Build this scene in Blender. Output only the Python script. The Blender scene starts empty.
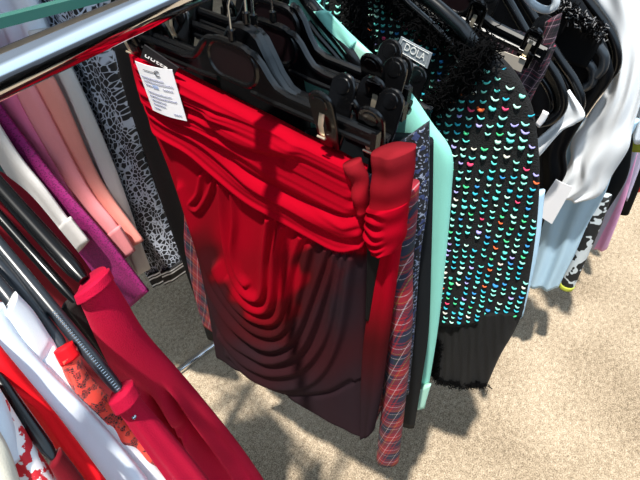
import bpy, math, random
import numpy as np
from mathutils import Vector, Matrix
random.seed(7); rng = np.random.default_rng(5)
SC = bpy.context.scene; COL = SC.collection

# ------------------------------------------------------------------ camera frame
F = 481.0; H = 1.5
def nrm(v): v = np.array(v, float); return v/np.linalg.norm(v)
Zc = -nrm((50, 520, 481)); Xc = nrm((391, -482, 481)); Xc = nrm(Xc-Zc*Xc.dot(Zc)); Yc = np.cross(Zc, Xc)
MW = np.array([Xc, Yc, Zc]); CAM = np.array([0, 0, H])
RY, RZ = .303, 1.394                                   # the main rail runs along X at this y and z
def ray(p):
    p = np.asarray(p, float)
    d = np.stack([(p[..., 0]-320)/F, (p[..., 1]-240)/F, np.ones(p.shape[:-1])], -1)
    return d @ MW.T
def axes(yaw):
    a = math.radians(yaw); u = np.array([math.cos(a), math.sin(a), 0.]); return u, np.array([-u[1], u[0], 0.])
def on_plane(p, plane):
    x, yaw = plane[0], plane[1]; y = plane[2] if len(plane) > 2 else RY
    u, n = axes(yaw); d = ray(p); o = np.array([x, y, 0.])
    t = ((o-CAM)@n)/(d@n); return CAM + d*t[..., None]
def at(px, py, d): return CAM + ray((px, py))*d
def to_px(w):
    c = (np.asarray(w)-CAM) @ MW
    return np.stack([320+F*c[..., 0]/c[..., 2], 240+F*c[..., 1]/c[..., 2]], -1)

# ------------------------------------------------------------------ bookkeeping
def tag(o, label=None, cat=None, group=None, kind=None):
    if label: o['label'] = label
    if cat: o['category'] = cat
    if group: o['group'] = group
    if kind: o['kind'] = kind
    return o
def empty(name, loc=(0, 0, 0)):
    o = bpy.data.objects.new(name, None); COL.objects.link(o); o.location = loc; o.empty_display_size = .05
    return o
def link(name, me, parent=None, origin=None):
    o = bpy.data.objects.new(name, me); COL.objects.link(o)
    if origin is not None:
        me.transform(Matrix.Translation(-Vector(origin))); o.location = origin
    if parent is not None:
        if origin is not None: o.location = Vector(origin)-Vector(parent.location)
        elif parent.get('_world'): me.transform(Matrix.Translation(-Vector(parent.location)))
        o.parent = parent
    return o
class MB:
    def __init__(s): s.v = []; s.f = []; s.m = []; s.c = []; s.uv = []
    def add(s, vs, fs, m=0, c=None, uv=None):
        b = len(s.v); s.v += [tuple(map(float, q)) for q in vs]; s.f += [tuple(b+i for i in f) for f in fs]; s.m += [m]*len(fs)
        s.c += (c if isinstance(c, list) else [c or (1, 1, 1)]*len(vs)); s.uv += (uv if uv is not None else [(0, 0)]*len(vs))
    def box(s, c, d, m=0, R=None):
        vs = [np.array([(i & 1)-.5, (i >> 1 & 1)-.5, (i >> 2)-.5])*d for i in range(8)]
        if R is not None: vs = [R@q for q in vs]
        s.add([q+np.array(c) for q in vs], [(0, 2, 3, 1), (4, 5, 7, 6), (0, 1, 5, 4), (2, 6, 7, 3), (0, 4, 6, 2), (1, 3, 7, 5)], m)
    def tube(s, pts, r, n=8, m=0, cap=True, c=None, flat=None):
        """round (or flattened: flat=(normal, ratio)) tube through pts"""
        P = [np.array(p, float) for p in pts]; k = len(P); rs = r if hasattr(r, '__len__') else [r]*k
        up = None; vs = []
        for i in range(k):
            t = nrm(P[min(i+1, k-1)]-P[max(i-1, 0)])
            if up is None: up = np.array((0, 0, 1.)) if abs(t[2]) < .9 else np.array((1., 0, 0))
            if flat is not None: up = np.array(flat[0], float)
            a = np.cross(t, up); a = a/(np.linalg.norm(a)+1e-9); b = np.cross(a, t); up = b
            q = flat[1] if flat is not None else 1
            for j in range(n):
                w = 2*math.pi*(j+.5)/n; vs.append(P[i]+a*math.cos(w)*rs[i]+b*math.sin(w)*rs[i]*q)
        fs = [(i*n+j, i*n+(j+1) % n, (i+1)*n+(j+1) % n, (i+1)*n+j) for i in range(k-1) for j in range(n)]
        if cap: fs += [tuple(range(n))[::-1], tuple((k-1)*n+j for j in range(n))]
        s.add(vs, fs, m, c)
    def prism(s, outline, y0, y1, m=0, bev=0.0):
        """outline in local XZ extruded along Y with a small bevelled rim"""
        n = len(outline); O = np.array(outline, float); c = O.mean(0)
        def ring(y, k):
            Q = []
            for i in range(n):
                t = nrm(O[(i+1) % n]-O[i-1]); nn = np.array([t[1], -t[0]])
                if nn@(O[i]-c) < 0 and False: nn = -nn
                Q.append(O[i]-nn*k)
            return [(q[0], y, q[1]) for q in Q]
        rings = [ring(y0, bev), ring(y0+bev, 0), ring(y1-bev, 0), ring(y1, bev)] if bev else [ring(y0, 0), ring(y1, 0)]
        vs = [q for r_ in rings for q in r_]; K = len(rings)
        fs = [(i*n+j, i*n+(j+1) % n, (i+1)*n+(j+1) % n, (i+1)*n+j) for i in range(K-1) for j in range(n)]
        fs += [tuple(range(n))[::-1], tuple((K-1)*n+j for j in range(n))]
        s.add(vs, fs, m)
    def mesh(s, name, mats, smooth=True):
        me = bpy.data.meshes.new(name); me.from_pydata(s.v, [], s.f)
        for m in mats: me.materials.append(m)
        me.polygons.foreach_set('material_index', s.m)
        me.polygons.foreach_set('use_smooth', [smooth]*len(s.f))
        ca = me.color_attributes.new('col', 'FLOAT_COLOR', 'POINT')
        ca.data.foreach_set('color', np.array([(*c, 1) for c in s.c], 'f').ravel())
        uvl = me.uv_layers.new(name='UVMap'); li = np.zeros(len(me.loops), 'i'); me.loops.foreach_get('vertex_index', li)
        uvl.data.foreach_set('uv', np.array(s.uv, 'f')[li].ravel()); me.update()
        return me
    def build(s, name, mats, parent=None, smooth=True, origin=None, sharp=True):
        if not isinstance(mats, (list, tuple)): mats = [mats]
        me = s.mesh(name, mats, smooth)
        if sharp and smooth: me.set_sharp_from_angle(angle=math.radians(42))
        return link(name, me, parent, origin)

# ------------------------------------------------------------------ materials
def lin(h):
    h = h.lstrip('#'); c = [int(h[i:i+2], 16)/255 for i in (0, 2, 4)]
    return tuple(x/12.92 if x < .04045 else ((x+.055)/1.055)**2.4 for x in c)
class NT:
    def __init__(s, name):
        s.mat = bpy.data.materials.new(name); s.mat.use_nodes = True; s.t = s.mat.node_tree; s.n = s.t.nodes; s.b = s.n['Principled BSDF']
    def node(s, typ, ins=None, **kw):
        o = s.n.new(typ)
        for k, v in kw.items(): setattr(o, k, v)
        for k, v in (ins or {}).items(): s.put(o.inputs[k], v)
        return o
    def put(s, sock, v):
        if isinstance(v, bpy.types.NodeSocket): s.t.links.new(v, sock)
        elif isinstance(v, tuple) and len(v) == 3 and sock.type == 'RGBA': sock.default_value = (*v, 1)
        else: sock.default_value = v
    def set(s, **kw):
        for k, v in kw.items(): s.put(s.b.inputs[k.replace('_', ' ')], v)
    def math(s, op, a, b=0.0): return s.node('ShaderNodeMath', {0: a, 1: b}, operation=op).outputs[0]
    def mix(s, f, a, b, blend='MIX'):
        o = s.node('ShaderNodeMix', data_type='RGBA', blend_type=blend); s.put(o.inputs[0], f); s.put(o.inputs[6], a); s.put(o.inputs[7], b); return o.outputs[2]
    def ramp(s, f, stops, interp='LINEAR'):
        o = s.node('ShaderNodeValToRGB', {0: f}); e = o.color_ramp; e.interpolation = interp
        while len(e.elements) < len(stops): e.elements.new(.5)
        for el, (p, c) in zip(e.elements, stops): el.position = p; el.color = (*c, 1)
        return o.outputs[0]
    def coord(s, which='UV'): return s.node('ShaderNodeTexCoord').outputs[which]
    def noise(s, vec, scale, detail=2.0): return s.node('ShaderNodeTexNoise', {'Vector': vec, 'Scale': scale, 'Detail': detail}).outputs[0]
    def bump(s, h, st=.3, dist=.001): s.set(Normal=s.node('ShaderNodeBump', {'Height': h, 'Strength': st, 'Distance': dist}).outputs[0])
def fabric(name, color=None, rough=.85, sheen=.15, weave=900, bump=.3, vary=.12, scol=None, metal=0, trans=0):
    k = NT(name); v = k.coord('Object'); nz = k.noise(v, weave, 2); big = k.noise(v, 14, 3)
    base = lin(color) if color else k.node('ShaderNodeAttribute', attribute_name='col').outputs['Color']
    dark = k.mix(1.0, base, (1-vary*1.8,)*3, 'MULTIPLY')
    k.set(Base_Color=k.mix(k.math('ADD', k.math('MULTIPLY', nz, .6), k.math('MULTIPLY', big, .4)), dark, base), Roughness=rough)
    k.set(Sheen_Weight=(sheen*.45 if sheen > .1 else 0), Sheen_Roughness=.4)
    if scol: k.b.inputs['Sheen Tint'].default_value = (*lin(scol), 1)
    k.bump(nz, bump); k.b.inputs['Specular IOR Level'].default_value = .15
    return k.mat
def plain(name, color, rough=.4, metal=0, spec=.5, coat=0):
    k = NT(name); k.set(Base_Color=lin(color), Roughness=rough, Metallic=metal, Coat_Weight=coat); k.b.inputs['Specular IOR Level'].default_value = spec
    return k.mat
M = {}
M['red_jersey'] = fabric('ombre_jersey', None, .95, 0, 1500, .2, .1); M['red_jersey'].node_tree.nodes['Principled BSDF'].inputs['Specular IOR Level'].default_value = .04
M['crimson'] = fabric('crimson_velvet', 'c80c3a', .8, .35, 700, .6, .22, 'ff5a80')
M['crimson_knit'] = fabric('crimson_knit', 'b40a34', .8, .2, 700, .5, .2, 'ff5a80')
M['dark_crimson'] = fabric('dark_crimson', '6e0818', .8, .15)
M['bright_red'] = fabric('bright_red', 'e8131f', .65, .1, 1200, .15, .05)
M['white'] = fabric('white_cotton', 'eef0f4', .75, .1, 1200, .2, .05)
M['cool_white'] = fabric('cool_white', 'dfe8f2', .7, .1, 1200, .2, .05)
M['ivory'] = fabric('ivory_satin', 'e9edf1', .7, .1, 1200, .1, .04)
M['cream'] = fabric('cream_cotton', 'd8d2c2', .8, .1)
M['grey_white'] = fabric('grey_white', 'd2cfcd', .8, .1, 900, .3, .1)
M['rose'] = fabric('rose_pink', 'e2739a', .75, .2)
M['salmon'] = fabric('salmon_pink', 'f2979c', .75, .2)
M['coral'] = fabric('coral_pink', 'f59e92', .75, .2)
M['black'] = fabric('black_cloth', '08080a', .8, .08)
M['slate'] = fabric('slate_cloth', '14181c', .75, .1)
M['charcoal'] = fabric('charcoal_velvet', '24201f', .85, .3, 600, .5)
M['satin_black'] = fabric('black_satin', '07080b', .4, .0, 900, .05)
M['mint'] = fabric('mint_cotton', '8fd8c8', .75, .15)
M['mint_pale'] = fabric('pale_mint', 'b4ead6', .75, .15)
M['sky'] = fabric('pale_blue', 'b6d6ec', .6, .1, 900, .15, .05)
M['lilac'] = fabric('lilac', 'b9b4d0', .7, .15)
M['pink_lilac'] = None
M['chiffon'] = fabric('grey_chiffon', '8d8a90', .7, .1)
M['lime'] = fabric('lime', 'b6c04a', .7, .1)
M['plastic'] = plain('black_plastic', '070708', .2, 0, .45)
M['plastic_soft'] = plain('satin_black_plastic', '08090b', .24, 0, .45)
M['plastic_grey'] = plain('dark_grey_plastic', '23282e', .3, 0, .6)
M['chrome'] = plain('chrome', 'd8d8da', .07, 1)
M['steel'] = plain('hook_steel', 'a9b0b8', .22, 1)
M['brass'] = plain('spring_steel', 'd9cdb6', .35, .75)
M['paper'] = plain('paper', 'f1f0f3', .7)
M['ink'] = plain('blue_ink', '59608a', .7)
M['dark_ink'] = plain('black_ink', '26262c', .7)
M['label_black'] = plain('black_label', '121114', .6)
M['thread'] = plain('white_thread', 'f2f2ee', .7)
M['label_grey'] = plain('silver_label', '8d949b', .6)
M['teal_paint'] = plain('green_glass_edge', '3c6f66', .25)
M['plate'] = plain('plum_plastic_plate', '140a0d', .35)
def m_leopard():
    k = NT('leopard_net'); v = k.coord('UV')
    ve = k.node('ShaderNodeVectorMath', {0: v, 1: k.node('ShaderNodeTexNoise', {'Vector': v, 'Scale': 60.}).outputs[1]}, operation='MULTIPLY_ADD')
    mp = k.node('ShaderNodeMapping', {'Vector': v}); mp.inputs['Scale'].default_value = (1, .72, 1)
    w = k.node('ShaderNodeTexNoise', {'Vector': v, 'Scale': 70.}); off = k.node('ShaderNodeVectorMath', {0: w.outputs[1], 1: (.0035, .0035, 0)}, operation='MULTIPLY').outputs[0]
    vv = k.node('ShaderNodeVectorMath', {0: mp.outputs[0], 1: off}, operation='ADD').outputs[0]
    d = k.node('ShaderNodeTexVoronoi', {'Vector': vv, 'Scale': 105.}, feature='DISTANCE_TO_EDGE').outputs['Distance']
    th = k.node('ShaderNodeMapRange', {0: k.noise(v, 9, 1), 1: .4, 2: .62, 3: .055, 4: .115}).outputs[0]
    edge = k.node('ShaderNodeMapRange', {0: k.math('SUBTRACT', d, th), 1: -.03, 2: .03, 3: 1., 4: 0.}).outputs[0]
    k.set(Base_Color=k.mix(edge, lin('0d1017'), lin('b4bccb')), Roughness=.7); k.bump(k.noise(k.coord('Object'), 900), .2)
    k.n.remove(ve); return k.mat
def m_tartan(name, A, sc=1.0, rot=0.0):
    """A: colours (base, navy, green, white, yellow)"""
    k = NT(name); mp = k.node('ShaderNodeMapping', {'Vector': k.coord('UV')}); mp.inputs['Scale'].default_value = (22*sc, 22*sc, 1); mp.inputs['Rotation'].default_value = (0, 0, rot)
    sp = k.node('ShaderNodeSeparateXYZ', {0: mp.outputs[0]}); b, n, g, w, y = A
    st = [(0, b), (.14, w), (.17, b), (.3, n), (.36, b), (.42, n), (.62, g), (.70, w), (.725, n), (.86, b), (.92, y), (.945, b)]
    cs = [k.ramp(k.math('FRACT', sp.outputs[i]), st, 'CONSTANT') for i in (0, 1)]
    tw = k.math('GREATER_THAN', k.math('FRACT', k.math('MULTIPLY', k.math('ADD', sp.outputs[0], sp.outputs[1]), 14.)), .5)
    k.set(Base_Color=k.mix(k.math('ADD', .38, k.math('MULTIPLY', tw, .24)), cs[0], cs[1]), Roughness=.8); k.bump(k.noise(k.coord('Object'), 900), .25); return k.mat
def m_speck(name, base, c1, c2, scale=160, th=(.56, .66)):
    k = NT(name); v = k.coord('Object'); a = k.noise(v, scale, 1); b = k.noise(v, scale*.5, 1)
    c = k.mix(k.node('ShaderNodeMapRange', {0: a, 1: th[0], 2: th[0]+.03, 3: 0., 4: 1.}).outputs[0], lin(base), lin(c1))
    c = k.mix(k.node('ShaderNodeMapRange', {0: b, 1: th[1], 2: th[1]+.03, 3: 0., 4: 1.}).outputs[0], c, lin(c2))
    k.set(Base_Color=c, Roughness=.85); k.bump(a, .5, .002); return k.mat
def m_lace():
    k = NT('red_lace'); v = k.coord('Object'); a = k.noise(v, 120, 4)
    f = k.node('ShaderNodeMapRange', {0: a, 1: .5, 2: .53, 3: 0., 4: 1.}).outputs[0]
    net = k.node('ShaderNodeTexVoronoi', {'Vector': v, 'Scale': 420.}, feature='DISTANCE_TO_EDGE').outputs['Distance']
    nf = k.math('GREATER_THAN', net, .14)
    c = k.mix(nf, lin('b8322c'), lin('1c0c0c')); c = k.mix(f, lin('f04636'), c)
    k.set(Base_Color=c, Roughness=.7, Sheen_Weight=.2); k.bump(k.math('SUBTRACT', 1., f), .8, .002); return k.mat
def m_floral():
    k = NT('floral_print'); v = k.coord('Object'); a = k.noise(v, 80, 5)
    f = k.node('ShaderNodeMapRange', {0: a, 1: .5, 2: .52, 3: 0., 4: 1.}).outputs[0]
    k.set(Base_Color=k.mix(f, lin('efe9e8'), lin('cf1f2c')), Roughness=.7); k.bump(k.noise(v, 900), .3); return k.mat
def m_cow():
    k = NT('patch_print'); v = k.coord('Object'); a = k.noise(v, 42, 1)
    f = k.node('ShaderNodeMapRange', {0: a, 1: .53, 2: .55, 3: 0., 4: 1.}).outputs[0]
    k.set(Base_Color=k.mix(f, lin('14171a'), lin('c6d0d6')), Roughness=.8); return k.mat
def m_stripes(name, cols, sc, axis=1, rot=0.):
    k = NT(name); mp = k.node('ShaderNodeMapping', {'Vector': k.coord('UV')}); mp.inputs['Rotation'].default_value = (0, 0, rot)
    sp = k.node('ShaderNodeSeparateXYZ', {0: mp.outputs[0]})
    k.set(Base_Color=k.ramp(k.math('FRACT', k.math('MULTIPLY', sp.outputs[axis], sc)), [(i/len(cols), lin(c)) for i, c in enumerate(cols)], 'CONSTANT'), Roughness=.8); return k.mat
def m_magenta():
    k = NT('magenta_knit'); v = k.coord('UV')
    d = k.node('ShaderNodeTexVoronoi', {'Vector': v, 'Scale': 260.}).outputs['Distance']
    k.set(Base_Color=k.mix(k.node('ShaderNodeMapRange', {0: d, 1: .2, 2: .5, 3: 0., 4: 1.}).outputs[0], lin('4e083c'), lin('8e1064')), Roughness=.8); k.bump(d, .4, .002); return k.mat
def m_carpet():
    k = NT('beige_carpet'); v = k.coord('Object'); a = k.noise(v, 260, 3); b = k.noise(v, 70, 3); c = k.noise(v, 3, 2)
    vo = k.node('ShaderNodeTexVoronoi', {'Vector': v, 'Scale': 150.}).outputs['Distance']
    t = k.math('ADD', k.math('MULTIPLY', a, .55), k.math('ADD', k.math('MULTIPLY', b, .25), k.math('MULTIPLY', c, .2)))
    col = k.ramp(t, [(.34, lin('5c5145')), (.45, lin('8c7d69')), (.55, lin('b0a08a')), (.68, lin('d2c5b0'))])
    k.set(Base_Color=col, Roughness=1.0); k.b.inputs['Specular IOR Level'].default_value = .1
    k.bump(k.math('ADD', k.math('MULTIPLY', a, .7), k.math('ADD', k.math('MULTIPLY', vo, -.5), k.math('MULTIPLY', b, .8))), .9, .006); return k.mat
def m_boucle():
    k = NT('black_boucle'); v = k.coord('Object'); a = k.noise(v, 420, 3)
    k.set(Base_Color=k.ramp(a, [(.4, lin('030303')), (.75, lin('101013'))]), Roughness=.95); k.bump(a, .9, .003); return k.mat
M['leopard'] = m_leopard()
M['tartan'] = m_tartan('red_tartan', (lin('8c0a20'), lin('0e1836'), lin('0f2624'), lin('b8a4a8'), lin('8f7a38')), .85, .28)
M['tartan2'] = m_tartan('dark_check', (lin('3a2a34'), lin('111318'), lin('4a3644'), lin('c4a4b0'), lin('c23a58')), 1.5, .35)
M['tweed'] = m_speck('dark_tweed', '12141c', '8f98ae', '34406a', 260, (.57, .6))
M['boucle'] = m_boucle(); M['lace'] = m_lace(); M['floral'] = m_floral(); M['cow'] = m_cow(); M['magenta'] = m_magenta()
M['stripes'] = m_stripes('ivory_black_stripes', ['15130f', '15130f', 'a79f93', '1c1915', '8c857c'], 38, 0)
M['hem_stripe'] = m_stripes('striped_hem', ['0c0d10', '0c0d10', '0c0d10', 'dfe4ea', '0c0d10', 'dfe4ea', '0c0d10'], 26, 1)
M['pink_lilac'] = m_stripes('pink_lilac_panels', ['c9c2d8', 'b8b6cc', 'df9ac6', 'e3a8cf', 'b0adc4', 'c4c2d6'], 9, 0, .1)
M['yarn'] = fabric('yarn_nub', None, .6, .1)
M['fringe'] = plain('black_yarn', '030304', .95, 0, .1)

# ------------------------------------------------------------------ cloth
def spline(P, t):
    """Catmull-Rom through P, sampled at arc fractions t"""
    P = np.array(P, float); n = len(P)
    if n == 2: return P[0]+(P[1]-P[0])*np.asarray(t)[:, None]
    E_ = np.vstack([2*P[0]-P[1], P, 2*P[-1]-P[-2]]); out = []
    for i in range(n-1):
        a, b, c, d = E_[i:i+4]; s = np.linspace(0, 1, 16, endpoint=False)[:, None]
        out.append(.5*((2*b)+(-a+c)*s+(2*a-5*b+4*c-d)*s**2+(-a+3*b-3*c+d)*s**3))
    Q = np.vstack(out+[P[-1:]]); L = np.r_[0, np.cumsum(np.linalg.norm(np.diff(Q[:, :2], axis=0), axis=1))]; L /= L[-1]
    return np.stack([np.interp(t, L, Q[:, j]) for j in range(P.shape[1])], 1)
def waves(n=4, amp=.004, f=(2, 7), grow=.6, seed=0):
    r = np.random.default_rng(seed); ks = [(r.uniform(*f), r.uniform(0, 6.3), r.uniform(-.8, .8), r.uniform(.5, 1)) for _ in range(n)]
    def fn(u, v, px=None):
        h = 0
        for k, p, d, a in ks: h = h + a*np.sin(6.283*k*(u+.12*d*v)+p+1.5*d*v)
        return h*amp*((1-grow)+grow*v)
    return fn
def cloth(name, mat, L, R, plane=None, nu=40, nv=60, T=.008, p=3.0, fold=None, col=None, parent=None, origin=True, back_fold=True, uvs=1.0, taper=None):
    """a garment hung on `plane` (x, yaw[, y]); or L and R carry a distance as third value. Closed, with a front and a back layer."""
    v = np.linspace(0, 1, nv+1); Lp, Rp = spline(L, v), spline(R, v)
    if plane is not None:
        l3, r3 = on_plane(Lp[:, :2], plane), on_plane(Rp[:, :2], plane); _, n = axes(plane[1]); N = np.repeat(n[None], nv+1, 0)
        if n[0] > 0: N = -N
    else:
        l3 = CAM+ray(Lp[:, :2])*Lp[:, 2:3]; r3 = CAM+ray(Rp[:, :2])*Rp[:, 2:3]
        tan = np.gradient((l3+r3)/2, axis=0); N = np.cross(r3-l3, tan); N /= np.linalg.norm(N, axis=1, keepdims=True)
        tc = CAM-(l3+r3)/2; N *= np.sign((N*tc).sum(1))[:, None]
    u = (1-np.cos(np.linspace(0, math.pi, nu+1)))/2 if p <= 2 else np.linspace(0, 1, nu+1)
    U, V = np.meshgrid(u, v); base = l3[:, None]+(r3-l3)[:, None]*U[..., None]
    th = T*(1-np.abs(2*U-1)**p)**(1/p)
    if taper is not None: th = th*taper(V)
    px = to_px(base)
    h = fold(U, V, px) if fold is not None else 0*U
    front = base+N[:, None]*(th+h)[..., None]
    bk = (h*.5 if back_fold else 0*h)
    hb = np.minimum(-th+bk, th+h-.0012)
    back = base+N[:, None]*hb[..., None]
    w = np.linalg.norm(r3-l3, axis=1).mean(); ln = np.r_[0, np.cumsum(np.linalg.norm(np.diff((l3+r3)/2, axis=0), axis=1))]
    wr = np.linalg.norm(r3-l3, axis=1)
    uv = np.stack([(U-.5)*wr[:, None]*uvs, -ln[:, None]+0*U], -1)
    C = col(px) if col is not None else np.ones(U.shape+(3,))
    nc = nu+1; rows = nv+1; vs = np.concatenate([front.reshape(-1, 3), back.reshape(-1, 3)]); K = rows*nc
    fs = []
    for i in range(nv):
        for j in range(nu):
            a = i*nc+j; fs.append((a, a+1, a+nc+1, a+nc)); fs.append((K+a, K+a+nc, K+a+nc+1, K+a+1))
        for j in (0, nu):
            a = i*nc+j; q = (a, a+nc, K+a+nc, K+a); fs.append(q if j == 0 else q[::-1])
    for j in range(nu):
        fs.append((j, K+j, K+j+1, j+1)); a = nv*nc+j; fs.append((a, a+1, K+a+1, K+a))
    mb = MB(); mb.add(vs, fs, 0, [tuple(c) for c in np.concatenate([C.reshape(-1, 3)]*2)], [tuple(c) for c in np.concatenate([uv.reshape(-1, 2)]*2)])
    og = None
    if origin: og = Vector((l3[0]+r3[0])/2)
    o = mb.build(name, mat, parent, origin=og, sharp=False)
    o_front = front
    return o, dict(front=front, N=N, px=px, U=U, V=V)
def pdist(px, poly):
    """distance to a polyline in the traced frame, and signed side"""
    P = np.array(spline(poly, np.linspace(0, 1, 40))) if len(poly) > 2 else np.array(poly, float)
    best = np.full(px.shape[:-1], 1e9); side = np.zeros_like(best)
    for a, b in zip(P[:-1], P[1:]):
        d = b-a; t = np.clip(((px-a)@d)/(d@d+1e-9), 0, 1); q = px-(a+t[..., None]*d); r = np.hypot(q[..., 0], q[..., 1])
        s = d[0]*(px[..., 1]-a[1])-d[1]*(px[..., 0]-a[0]); m = r < best; best = np.where(m, r, best); side = np.where(m, np.sign(s), side)
    return best, side
def sstep(x, a, b): t = np.clip((x-a)/(b-a), 0, 1); return t*t*(3-2*t)

# ------------------------------------------------------------------ the floor
mb = MB(); mb.add([(-4, -5, 0), (9, -5, 0), (9, 9, 0), (-4, 9, 0)], [(0, 1, 2, 3)]); tag(mb.build('floor', m_carpet()), kind='structure')

# unseen overhead panel, added and shaped to shade the back-left clothes and floor
mb = MB(); o_ = [(-6, 1.6), (-1.6, 1.2), (-.30, .96), (-.02, .95), (.14, .76), (6, .68), (6, 9), (-6, 9)]
mb.add([(x, y, z) for z in (2.4, 2.46) for x, y in o_], [tuple(range(8))[::-1], tuple(range(8, 16))]+[(i, (i+1) % 8, 8+(i+1) % 8, 8+i) for i in range(8)])
tag(mb.build('shade_panel', plain('shade_panel_white', 'c9ccd0', .8), smooth=False), kind='structure')
# ------------------------------------------------------------------ clothes rails
rack = empty('clothes_rail', (.9, RY, 0)); rack['_world'] = 1
tag(rack, 'chrome clothes rail crossing the upper left corner with the red dress on it', 'clothes rail')
mb = MB(); mb.tube([(-.25, RY, RZ), (3.4, RY, RZ)], .0125, 32); mb.build('top_rail', M['chrome'], rack)
mb = MB(); mb.tube([(-.1, 1.075, .014), (.487, 1.02, .014), (.674, .965, .014), (3.4, .80, .014)], .0125, 16); mb.build('base_rail', M['chrome'], rack)
mb = MB(); mb.tube([(3.4, RY, RZ), (3.4, RY, .014)], .0125, 16); mb.tube([(3.4, RY, .014), (3.4, .80, .014)], .0125, 16); mb.build('upright', M['chrome'], rack)
mb = MB(); mb.tube([(-.25, RY, RZ), (-.25, RY, .014)], .0125, 16); mb.tube([(-.25, RY, .014), (-.1, 1.075, .014)], .0125, 16); mb.build('upright', M['chrome'], rack)

# ------------------------------------------------------------------ hangers
def stadium(cx, cz, hw, hh, n=10, skew=0):
    pts = []
    for k in range(2*n):
        a = -math.pi/2+math.pi*(k % n)/(n-1) if k < n else math.pi/2+math.pi*(k % n)/(n-1)
        sx = 1 if k < n else -1; pts.append((cx+sx*(hw-hh)+hh*math.cos(a), cz+hh*math.sin(a)))
    return pts
def hook(root, x, z0, lean=0., rad=.017, top=0.0145):
    """steel hook; its bend lies over the rail at local z = 0"""
    mb = MB(); pts = [(x, 0, z0), (x, 0, z0+.03), (x*.6+lean, 0, z0+.045)]
    for k in range(0, 13):
        a = math.radians(-45+k*20); pts.append((lean*.3+rad*math.cos(a)*1.0, 0, .0-.0015+rad*math.sin(a)))
    mb.tube(pts, .0017, 8); mb.build('hook', M['steel'], root)
    mb = MB(); mb.tube([(x, 0, z0-.004), (x, 0, z0+.006)], .0042, 10); mb.build('hook_collar', M['plastic_soft'], root)
def clip(root, x, z, flip=1, metal='brass', w=.0125, h=.03, open_=.3, style=0):
    """pinch clip gripping the bar: two levers (front one slotted), a spring strip"""
    c = math.cos(open_); s_ = math.sin(open_)
    for side in (1, -1):
        mb = MB(); R = np.array([[1, 0, 0], [0, c, side*s_], [0, -side*s_, c]])
        if side == 1 and style == 0:                   # slotted lever: frame, grip ridges, jaw block
            fr = [(w*.75*q, 0, zz) for q, zz in ((-1, -.004), (-1, h*.9), (-.6, h*1.12), (0, h*1.2), (.6, h*1.12), (1, h*.9), (1, -.004))]
            mb.tube(fr, .0034, 8)
            mb.prism(stadium(0, h*1.0, w*.8, h*.22), -.0025, .0025, bev=.001)
            mb.prism([(-w, -h*.95), (w, -h*.95), (w, -.002), (-w, -.002)], -.003, .0045, bev=.001)
            for q in range(3): mb.box((0, .0035, h*(.92+.11*q)), (w*1.2, .002, .0015))
        else:                                          # solid paddle lever
            w0, h0 = w, h; w, h = w*1.15, h*1.2
            o = [(-w*.8, -h*.9), (w*.8, -h*.9), (w, 0)]+[(w*math.cos(a), h*.8+w*math.sin(a)) for a in np.linspace(0, math.pi, 10)]+[(-w, 0)]
            mb.prism(o, -.0025, .0025, bev=.0012)
            mb.prism(stadium(0, h*.85, w*.6, w*.58), .002, .0036, bev=.0008); w, h = w0, h0
        mb.v = [tuple(R@np.array(q)+np.array((x, side*.0095, z))) for q in mb.v]
        lv = mb.build('clip_lever', M['plastic'], root)
    mb = MB(); mb.tube([(x, .017, z+.016), (x, .019, z+.004), (x, .016, z-.008), (x, .013, z-.014)], .0034, 8, flat=((0, 1, 0), .2))
    mb.tube([(x-.0048, .0175, z-.011), (x+.0048, .0175, z-.011)], .0013, 8); mb.build('clip_spring', M[metal], root)
def arms(mb, offx, z, half, rise, kind, wid=.0045):
    """the bar: a bright rimmed I-section, rising in a curve to the centre plate"""
    for sgn in (1, -1):
        top = [(offx+sgn*q, 0, z+dz) for q, dz in ((.026, rise), (.034, rise*.97), (.043, rise*.75), (.052, rise*.4), (.062, rise*.12), (.078, 0), (half, -.002))]
        bot = [(offx+sgn*q, 0, z+dz) for q, dz in ((.026, -.012), (.06, -.014), (.078, -.014), (half, -.014))]
        mb.tube(top, wid, 8); mb.tube(bot, wid*.9, 8)
        P = top+bot[::-1]; o = [(q[0], q[2]) for q in P]; mb.prism(o if sgn < 0 else o[::-1], -.0016, .0016)
        mb.box((offx+sgn*half, 0, z-.008), (.006, wid*2, .019))
HZ = [0, 0]
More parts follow.
